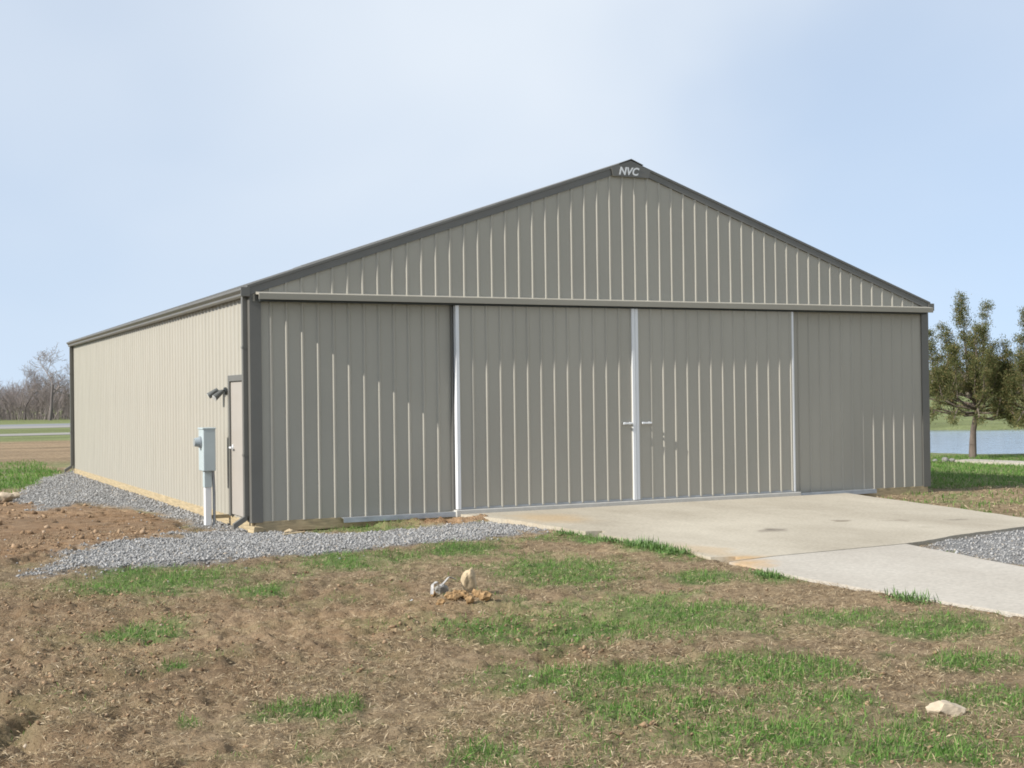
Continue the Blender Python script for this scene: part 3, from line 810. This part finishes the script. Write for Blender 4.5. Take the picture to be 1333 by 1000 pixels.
pipe('wire', [(-.47 + .09 * math.cos(a), -7.30 + .09 * math.sin(a), zw + .03 + .03 * math.sin(a + 1)) for a in np.linspace(1.8, 5.2, 12)], .006, WHITE, sides=5, label='short curl of white wire beside the clay heap', cat='wire')
# timber offcut and stones by the corner
o = box('timber_block', (-.09, -.06, -.045), (.09, .06, .045), TIMBER, None, .006, label='pale timber block lying against the hangar corner', cat='timber')
o.location = (.0, -.13, -.105); o.rotation_euler = (.1, .12, .5)
rock('rock', .38, -.42, (.075, .06, .05), TANROCK, 31, 'small tan stone in front of the skirt board near the corner')
o = box('board_offcut', (-.16, -.03, -.012), (.16, .03, .012), TIMBER, None, .003, label='thin pale board offcut lying on the gravel strip', cat='board')
o.location = (.36, -.72, gz(.36, -.72) + .02); o.rotation_euler = (.05, -.04, .25)
for k, (x, y, s) in enumerate([(-2.55, 7.6, .13), (-2.75, 7.2, .10), (-2.35, 8.1, .09)]):
    rock('rock', x, y, (s * 1.3, s, s * .8), LIMEROCK, 40 + k, 'cream limestone chunk at the outer edge of the side gravel', group='limestone chunks by the side gravel', sink=.2)
for k in range(9):
    x = 20.3 + k * .16 + random.uniform(-.05, .05); y = 10.1 - k * .11 + random.uniform(-.2, .2); s = random.uniform(.06, .11)
    rock('rock', x, y, (s * 1.2, s, s * .8), GREYROCK, 60 + k, 'grey stone in the row at the pond edge near the cedars', group='stones at the pond edge', sink=.2)

# ------------------------------------------------------------------ scatter: gravel, clods, grass
CAMXY = np.array((-4.8, -18.2))
def sample(n, x0, x1, y0, y1, falloff=0, ref=7.0):
    x = RNG.uniform(x0, x1, n); y = RNG.uniform(y0, y1, n)
    if falloff:
        d = np.hypot(x - CAMXY[0], y - CAMXY[1])
        k = RNG.random(n) < (ref / np.maximum(d, ref)) ** falloff
        x, y = x[k], y[k]
    return x, y
def off_slab(x, y):
    inb = (x > -.02) & (x < WID + .02) & (y > -.03) & (y < LEN + .02)
    return (sdist(x, y, APRON_P) < -.005) & ~inb
ICO_V = None
def lumps(name, x, y, s, m, flat_=.7, sink=.3, octa=True):
    """many small irregular stones joined in one mesh"""
    if octa:
        bv = np.array([(1, 0, 0), (-1, 0, 0), (0, 1, 0), (0, -1, 0), (0, 0, 1), (0, 0, -1)], float)
        bf = np.array([(0, 2, 4), (2, 1, 4), (1, 3, 4), (3, 0, 4), (2, 0, 5), (1, 2, 5), (3, 1, 5), (0, 3, 5)])
    else:
        bm = bmesh.new(); bmesh.ops.create_icosphere(bm, subdivisions=1, radius=1)
        bv = np.array([v.co[:] for v in bm.verts]); bf = np.array([[v.index for v in f.verts] for f in bm.faces]); bm.free()
    n = len(x); k = len(bv)
    V = bv[None] * (1 + RNG.uniform(-.35, .35, (n, k, 1)))
    V = V * np.stack([s * RNG.uniform(.7, 1.3, n), s * RNG.uniform(.7, 1.2, n), s * flat_ * RNG.uniform(.7, 1.2, n)], 1)[:, None]
    a = RNG.uniform(0, 6.28, n); ca, sa = np.cos(a)[:, None], np.sin(a)[:, None]
    b = RNG.normal(0, .5, n); cb, sb = np.cos(b)[:, None], np.sin(b)[:, None]
    Y, Z = V[..., 1] * cb - V[..., 2] * sb, V[..., 1] * sb + V[..., 2] * cb
    X = V[..., 0]
    V = np.stack([X * ca - Y * sa, X * sa + Y * ca, Z], -1)
    z = hgt(x, y) + s * flat_ * (1 - 2 * sink)
    V = V + np.stack([x, y, z], 1)[:, None]
    Fa = (bf[None] + (np.arange(n) * k)[:, None, None]).reshape(-1, 3)
    return np_mesh(name, V.reshape(-1, 3), Fa)
GRAVM = mat_island('gravel_stone', [(0, (.17, .165, .158)), (.35, (.25, .246, .24)), (.75, (.33, .326, .32)), (.93, (.42, .415, .405)), (1, (.34, .29, .23))], .85)
xs, ys = [], []
for (n, b) in ((28000, (-3.6, .4, -3.8, .6)), (14500, (.4, 3.9, -3.0, -.4)), (25000, (-2.6, .3, .4, 19)), (12000, (5.2, 10, -9.5, -5.2))):
    x, y = sample(n, *b); g, gr, d = zones(x, y)
    k = (RNG.random(len(x)) < np.maximum(gr ** 1.2, .008)) & off_slab(x, y); xs.append(x[k]); ys.append(y[k])
x, y = np.concatenate(xs), np.concatenate(ys)
s = (.006 + .018 * RNG.random(len(x)) ** 2.2) * np.where(y > 2, 1.25, 1)
add_obj('gravel', lumps('gravel', x, y, s, GRAVM), GRAVM, label='loose grey crushed gravel along the hangar walls and drive', cat='gravel', kind='stuff')

CLODM = mat_island('soil_clod', [(0, (.132, .083, .048)), (.5, (.240, .159, .094)), (.9, (.360, .248, .155)), (.99, (.36, .27, .19)), (1, (.6, .55, .46))], .95)
def clod_spots(n, box_, fall, p0, p1):
    x, y = sample(n, *box_, fall, 8); g, gr, d = zones(x, y)
    cl = smooth(fbm(x + 50, y, 1.2, 4), -.3, .45)
    k = (RNG.random(len(x)) < (p0 + p1 * d) * cl * (1 - gr)) & off_slab(x, y)
    return x[k], y[k]
xa, ya = clod_spots(210000, (-7, 5.5, -14, 1), 1.3, .12, .8)
sa = .005 + .017 * RNG.random(len(xa)) ** 3
xb, yb_ = clod_spots(7000, (-6, .2, -3, 11), 0, .0, .4)
sb = .01 + .06 * RNG.random(len(xb)) ** 5
x, y, s = np.concatenate([xa, xb]), np.concatenate([ya, yb_]), np.concatenate([sa, sb])
add_obj('soil_clods', lumps('soil_clods', x, y, s, CLODM, .75, .4, True), CLODM, label='loose brown clods of broken soil on the bare ground', cat='soil', kind='stuff')

def blades(name, x, y, length, width, lean, m, curve=.3, short=False, **kw):
    """bent two-piece blades; lean 0 = upright, 1 = lying"""
    n = len(x); z = hgt(x, y) + .001
    a = RNG.uniform(0, 6.283, n)
    d = np.stack([np.cos(a), np.sin(a)], 1)
    el = (1 - lean) * math.pi / 2
    el = np.clip(el + RNG.normal(0, .22, n), .05, 1.5)
    p = np.stack([x, y, z], 1)
    side = np.stack([-d[:, 1], d[:, 0], np.zeros(n)], 1) * (width / 2)[:, None]
    side[:, 2] = RNG.normal(0, .3, n) * width
    m1 = p + np.stack([d[:, 0] * np.cos(el), d[:, 1] * np.cos(el), np.sin(el)], 1) * (length * .55)[:, None]
    e2 = el - curve * RNG.uniform(.3, 1.6, n)
    m2 = m1 + np.stack([d[:, 0] * np.cos(e2), d[:, 1] * np.cos(e2), np.sin(e2)], 1) * (length * .45)[:, None]
    if short:
        V = np.stack([p, m1 + side, m2, m1 - side], 1).reshape(-1, 3)
        return add_obj(name, np_mesh(name, V, np.arange(n * 4).reshape(-1, 4)), m, kind='stuff', **kw)
    V = np.stack([p - side, p + side, m1 + side * .8, m1 - side * .8, m2], 1).reshape(-1, 3)
    b = np.arange(n)[:, None] * 5
    T = np.stack([b + [0, 1, 2], b + [0, 2, 3], b + [3, 2, 4]], 1).reshape(-1, 3)
    return add_obj(name, np_mesh(name, V, T), m, kind='stuff', **kw)
STRAWM = mat_island('dead_grass_blade', [(0, (.14, .095, .055)), (.4, (.28, .21, .125)), (.78, (.43, .335, .21)), (1, (.60, .495, .345))], .9, .15)
GREENM = mat_island('green_grass_blade', [(0, (.058, .135, .02)), (.45, (.112, .245, .042)), (.8, (.18, .32, .075)), (.92, (.27, .32, .115)), (1, (.40, .36, .19))], .7, .35)
x, y = sample(1500000, -7, 6.5, -14.2, 1, 1.5, 6.5); g, gr, d = zones(x, y)
cl = .25 + .75 * smooth(fbm(x + 21, y + 4, 2.3, 4), -.35, .35)
k = (RNG.random(len(x)) < (1 - .35 * d * smooth(y, -4, -2) - .15 * d) * (1 - .97 * gr) * (1 - .3 * g) * cl) & off_slab(x, y); x, y = x[k], y[k]
n = len(x); lean = RNG.uniform(.6, 1.02, n)
blades('dead_grass', x, y, RNG.uniform(.02, .068, n), RNG.uniform(.0022, .0046, n), lean, STRAWM, short=True, label='flattened tan dead grass over the foreground soil', cat='dead grass')
x, y = sample(700000, -7, 6.5, -14.2, 1, 1.4, 6.5); g, gr, d = zones(x, y)
k = (RNG.random(len(x)) < np.maximum(g - .08, 0) ** 1.15 * 1.15) & off_slab(x, y); x, y, g = x[k], y[k], g[k]
n = len(x)
blades('green_grass', x, y, RNG.uniform(.025, .09, n) * (.45 + .7 * g) * (.7 + .6 * RNG.random(n)), RNG.uniform(.0028, .0055, n), RNG.uniform(.1, .75, n), GREENM, label='patchy fresh green grass in the foreground', cat='grass')
x, y = sample(95000, 9.2, 26, -8, 14); g, gr, d = zones(x, y)
k = off_slab(x, y) & (gr < .4) & (x + y < 36); x, y, g = x[k], y[k], g[k]
pick = RNG.random(len(x)) < g
blades('lawn_grass', x[pick], y[pick], RNG.uniform(.05, .12, pick.sum()), RNG.uniform(.008, .014, pick.sum()), RNG.uniform(.1, .7, pick.sum()), GREENM, label='green lawn between the hangar and the pond', cat='grass')
q = ~pick & (x < 16)
blades('dead_grass', x[q], y[q], RNG.uniform(.04, .10, q.sum()), RNG.uniform(.005, .009, q.sum()), RNG.uniform(.65, 1., q.sum()), STRAWM, label='tan dead grass beside the right end of the apron', cat='dead grass')
x, y = sample(30000, -9, 0, 9, 26); g, gr, d = zones(x, y)
k = (RNG.random(len(x)) < g) & (gr < .3) & off_slab(x, y); x, y = x[k], y[k]; n = len(x)
blades('rough_grass', x, y, RNG.uniform(.06, .14, n), RNG.uniform(.010, .018, n), RNG.uniform(.1, .7, n), GREENM, label='rough green grass beyond the side gravel', cat='grass')
# a few leafy weeds along the slab edge
WEEDM = mat('weed_leaf', (.095, .175, .042), .6, var=.4, scale=25)
for k, (x, y, h, lab) in enumerate([(3.40, -4.5, .10, 'short leafy weed midway along the broken apron edge'), (3.42, -4.8, .14, 'tallest leafy weed midway along the broken apron edge'), (3.40, -5.1, .12, 'spreading leafy weed at the apron edge before the corner chip'),
        (3.36, -5.5, .09, 'low leafy weed closest to the corner chip of the apron'), (3.35, -2.9, .08, 'leafy weed beside the small chip nearest the hangar'), (3.38, -4.0, .09, 'small leafy weed between the two chips in the apron edge'), (3.22, -9.4, .12, 'grassy weed alone against the driveway edge'), (3.12, -7.5, .08, 'sparse weed at the start of the driveway edge')]):
    n = 200; aa = RNG.uniform(0, 6.28, n); el = RNG.uniform(.15, 1.4, n); L = h * RNG.uniform(.3, 1.1, n)
    V = [(0, 0, -.12)]; Fq = []
    for i in range(n):
        d3 = np.array([math.cos(aa[i]) * math.cos(el[i]), math.sin(aa[i]) * math.cos(el[i]), math.sin(el[i])]); sd = np.array([-math.sin(aa[i]), math.cos(aa[i]), 0]) * .0055
        st = np.array([RNG.normal(0, .055), RNG.normal(0, .13), .01]); k0 = len(V)
        V += [st, st + d3 * L[i] * .5 + sd, st + d3 * L[i], st + d3 * L[i] * .5 - sd, st - np.array([.004, 0, .09])]
        Fq += [(k0, k0 + 1, k0 + 2, k0 + 3), (0, k0, k0 + 4)]
    o = add_obj('weed', mesh('weed', V, Fq), WEEDM, label=lab, cat='weed', group='weeds along the concrete edge')
    o.location = (x, y, gz(x, y))

# ------------------------------------------------------------------ cedars by the pond
CEDM = mat_island('cedar_foliage', [(0, (.085, .105, .04)), (.45, (.155, .175, .068)), (.8, (.22, .21, .09)), (1, (.35, .25, .12))], .85, .45)
def cedar(loc, plumes, fork, label, seed, rz):
    rr = np.random.default_rng(seed)
    t = thing('cedar_tree', label, 'tree', loc, rz, group=None)
    segs = []
    tr = [(-.03, 0, -.1), (-.02, 0, .4), (.0, .03, .8), (.07, 0, fork)]
    rad = [.12, .105, .085, .075]
    for i in range(3): segs.append((tr[i], tr[i + 1], rad[i], rad[i + 1]))
    V, Fq = tubes(segs, 10)
    me = np_mesh('trunk', V, Fq); me.polygons.foreach_set('use_smooth', [True] * len(me.polygons)); add_obj('trunk', me, BARK, t)
    lim = []; P = []; D = []
    for (b, tip, r, dens) in plumes:
        b, tip = np.array(b, float), np.array(tip, float)
        f = np.array(tr[-1]); f = f + np.array([0, 0, max(0, min(.9, (b[2] - fork) * .45))])
        mid_ = (f * .45 + b * .55) + np.array([0, 0, -.08])
        lim += [(f, mid_, .045, .032), (mid_, b, .032, .022), (b, b + (tip - b) * .8, .022, .006)]
        L = np.linalg.norm(tip - b); n = int(dens * (L + .25) * (r + .1) * 3000)
        # sprays: clusters along the plume
        nc = max(6, int(n / 42))
        u = rr.random(nc) ** .9
        ax = (tip - b) / L
        cen = b - ax * .12 + ax * u[:, None] * (L + .12)
        rad_ = r * (1 - u) ** .75 + .03
        off = rr.normal(size=(nc, 3)); off /= np.linalg.norm(off, axis=1)[:, None]
        off *= (rad_ * rr.random(nc) ** .45)[:, None] * np.array([1, 1, .75])
        cen = cen + off
        for c, o_ in zip(cen, off):
            k = rr.integers(50, 95)
            dd = ax * .55 + o_ / (np.linalg.norm(o_) + .02) * .75
            sp_ = rr.normal(size=(k, 3)) * .075 * np.array([1, 1, .8])
            P.append(c + sp_ + dd * rr.random((k, 1)) * .10); D.append(dd + rr.normal(size=(k, 3)) * .55)
        for _ in range(4):
            j = rr.integers(0, nc); lim.append((b + (tip - b) * rr.random() * .6, cen[j], .012, .004))
    V, Fq = tubes(lim, 6)
    add_obj('limbs', np_mesh('limbs', V, Fq), BARK, t)
    P = np.concatenate(P); D = np.concatenate(D); D /= np.linalg.norm(D, axis=1)[:, None]
    n = len(P); sd = np.cross(D, rr.normal(size=(n, 3))); sd /= np.linalg.norm(sd, axis=1)[:, None]
    ln = rr.uniform(.03, .085, n)[:, None]; w = rr.uniform(.006, .014, n)[:, None]
    V = np.stack([P - sd * w, P + sd * w, P + D * ln + sd * w * .3], 1).reshape(-1, 3)
    add_obj('crown', np_mesh('crown', V, np.arange(n * 3).reshape(-1, 3)), CEDM, t)
    return t
# local axes of a cedar: x along the pond bank (to the right seen from the drive), y away, z up
PL = [((-.12, 0, 2.1), (-.29, 0, 4.7), .42, 1.0), ((.25, .1, 2.4), (.42, .1, 4.45), .28, .9), ((-.6, 0, 2.5), (-.78, 0, 3.85), .27, 1), ((-1.0, .1, 1.95), (-1.2, .1, 3.65), .3, 1),
      ((-.8, -.4, 1.7), (-1.0, -.5, 2.6), .33, 1), ((.55, -.2, 1.9), (.72, -.2, 2.9), .3, .9), ((.8, .2, 1.55), (1.15, .2, 2.35), .25, .9), ((-.4, -.7, 1.75), (-.5, -.9, 3.2), .33, 1),
      ((.3, -.7, 1.8), (.45, -.9, 3.0), .3, 1), ((0, .8, 1.8), (0, 1.0, 3.4), .35, 1), ((-.7, .7, 1.7), (-.9, .9, 3.0), .33, 1), ((.7, .7, 1.7), (.9, .9, 2.6), .3, 1),
      ((-.45, -.2, 1.35), (-.66, -.25, 1.05), .16, .8), ((-1.05, 0, 1.4), (-1.4, .0, 1.5), .2, .9), ((-1.35, .1, 1.8), (-1.6, .1, 2.6), .28, 1), ((.9, -.1, 1.2), (1.2, -.1, 1.05), .2, .8),
      ((-.1, -.3, 2.0), (-.1, -.3, 2.9), .4, .9), ((.3, -.1, 1.55), (.5, -.1, 2.0), .3, .7), ((-.45, .1, 2.8), (-.55, .1, 3.5), .25, .8), ((.05, 0, 3.0), (.1, .05, 3.9), .22, .8)]
_rp = random.Random(21)
PL = [(b, q, r * .8, d * .95) for b, q, r, d in PL]
for _ in range(16):
    a_ = _rp.uniform(0, 6.28); rd = _rp.uniform(.35, 1.25); zb = _rp.uniform(1.5, 2.9) - .35 * rd
    PL.append(((rd * math.cos(a_), rd * math.sin(a_), zb), ((rd + .2) * math.cos(a_) , (rd + .2) * math.sin(a_), zb + _rp.uniform(.6, 1.15)), _rp.uniform(.12, .2), .8))
for _ in range(6):
    a_ = _rp.uniform(0, 6.28); rd = _rp.uniform(.5, 1.2)
    PL.append(((rd * math.cos(a_), rd * math.sin(a_), 1.45), ((rd + .35) * math.cos(a_), (rd + .35) * math.sin(a_), 1.1), .12, .6))
az = YAW + math.atan((1268 - 666) / 1735)
cedar((23.8, 10.5, gz(23.8, 10.5)), PL, 1.2, 'cedar tree whose trunk stands beside the hangar wall at the pond edge', 5, -az)
PL2 = [((.0, 0, 2.2), (-.42, .1, 4.15), .42, 1.0)] + [((b[0] * .95 + .15, b[1], b[2] * .95), (q[0] * .95 + .15, q[1], q[2] * .92), r, d) for b, q, r, d in PL[2:]] + [((-.9, 0, 1.5), (-1.35, 0, 2.9), .35, 1), ((-1.0, -.2, 1.3), (-1.25, -.2, 1.6), .28, 1), ((-.5, -.1, 1.4), (-.8, -.1, 1.2), .25, .9)]
cedar((24.7, 8.85, gz(24.7, 8.85)), PL2, 1.1, 'second cedar tree farther along the footpath from the hangar', 9, -az - .3)

# ------------------------------------------------------------------ bare winter trees beyond the road
def bare(seed, H, spread):
    rr = random.Random(seed); trunk, crown = [], []
    def grow(p, d, L, r, lev):
        p = Vector(p); n = 3 if lev < 3 else 2
        for i in range(n):
            d2 = (d + Vector((rr.gauss(0, .13), rr.gauss(0, .13), rr.gauss(.03, .07)))).normalized()
            q = p + d2 * L / n; r1 = r * (1 - .22 * (i + 1) / n * 1.3)
            (trunk if lev < 1 else crown).append((p[:], q[:], max(r * (1 - .28 * i / n), .012), max(r1, .010)))
            if lev < 5 and (i > 0 or lev > 0):
                for _ in range(rr.choice((1, 2, 2)) if lev < 4 else 2):
                    ax = Vector((rr.gauss(0, 1), rr.gauss(0, 1), rr.gauss(.25, .4))).normalized()
                    grow(q, (d2 * (1 - spread) + ax * spread).normalized(), L * rr.uniform(.5, .72), r1 * .58, lev + 1)
            p, d = q, d2
    grow((0, 0, -.2), Vector((0, 0, 1)), H * .42, H * .019, 0)
    return trunk, crown
BT = []
for k in range(4):
    tr, cr_ = bare(100 + k * 7, 9, .55)
    V, Fq = tubes(tr, 6); m1 = np_mesh('trunk', V, Fq); m1.materials.append(FARBARK)
    V, Fq = tubes(cr_, 3); m2 = np_mesh('branches', V, Fq); m2.materials.append(FARTWIG)
    BT.append((m1, m2))
rr = random.Random(3)
spots = [(12.4, 128, 1.05, 1, 'tall bare tree standing clear of the wood beyond the road')]
for k in range(26):
    x = -26 + k * 2.6 + rr.uniform(-.8, .8)
    spots.append((x, 134 + rr.uniform(-5, 16), rr.uniform(.62, .92) * (1.12 if x < 8 else .9), rr.randrange(4), 'bare grey winter tree in the row beyond the road'))
for (x, y, s, v, lab) in spots:
    t = thing('bare_tree', lab, 'tree', (x, y, -.15), rr.uniform(0, 6.28), group=None if 'clear' in lab else 'bare trees beyond the road')
    t.scale = (s, s, s)
    add_obj('trunk', BT[v][0], None, t); add_obj('branches', BT[v][1], None, t)
# undergrowth and the far wood: one mass of stems and twigs
def thicket(name, pts, h, label):
    segs = []
    for (x, y) in pts:
        for _ in range(rr.randrange(4, 8)):
            p = Vector((x + rr.gauss(0, .5), y + rr.gauss(0, .5), -.2)); d = Vector((rr.gauss(0, .25), rr.gauss(0, .25), 1)).normalized(); H = h * rr.uniform(.4, 1.1)
            q = p + d * H * .5; segs.append((p[:], q[:], .035, .025))
            for _ in range(5):
                d2 = (d + Vector((rr.gauss(0, .45), rr.gauss(0, .45), 0))).normalized(); e = q + d2 * H * rr.uniform(.2, .55)
                segs.append((q[:], e[:], .022, .010))
                for _ in range(3):
                    e2 = e + (d2 + Vector((rr.gauss(0, .7), rr.gauss(0, .7), rr.gauss(0, .3)))).normalized() * H * rr.uniform(.08, .22)
                    segs.append((e[:], e2[:], .012, .006))
    V, Fq = tubes(segs, 3)
    add_obj(name, np_mesh(name, V, Fq), FARTWIG, label=label, cat='wood', kind='stuff')
thicket('undergrowth', [(rr.uniform(-32, 45), 138 + rr.uniform(-6, 30)) for _ in range(820)], 4.2, 'grey brown undergrowth beneath the bare trees beyond the road')
FARM = mat_island('far_wood_mass', [(0, (.11, .11, .09)), (1, (.2, .17, .145))], .95)
# wooded ridge far behind the pond and field: knobbly mass of small clumps
x = RNG.uniform(150, 460, 5000); y = 330 - x * .35 + RNG.normal(0, 16, 5000)
s = RNG.uniform(.7, 1.6, 5000)
hz = RNG.random(5000) ** .8 * (6.5 + 2.5 * fbm(x, y, .03, 3))
n = len(x)
bv = np.array([(1, 0, 0), (-1, 0, 0), (0, 1, 0), (0, -1, 0), (0, 0, 1), (0, 0, -1)], float)
bf = np.array([(0, 2, 4), (2, 1, 4), (1, 3, 4), (3, 0, 4), (2, 0, 5), (1, 2, 5), (3, 1, 5), (0, 3, 5)])
V = bv[None] * (1 + RNG.uniform(-.4, .4, (n, 6, 1))) * s[:, None, None] + np.stack([x, y, hz + .2], 1)[:, None]
add_obj('far_wood', np_mesh('far_wood', V.reshape(-1, 3), (bf[None] + (np.arange(n) * 6)[:, None, None]).reshape(-1, 3)), FARM, label='distant wood along the horizon beyond the pond', cat='wood', kind='stuff')
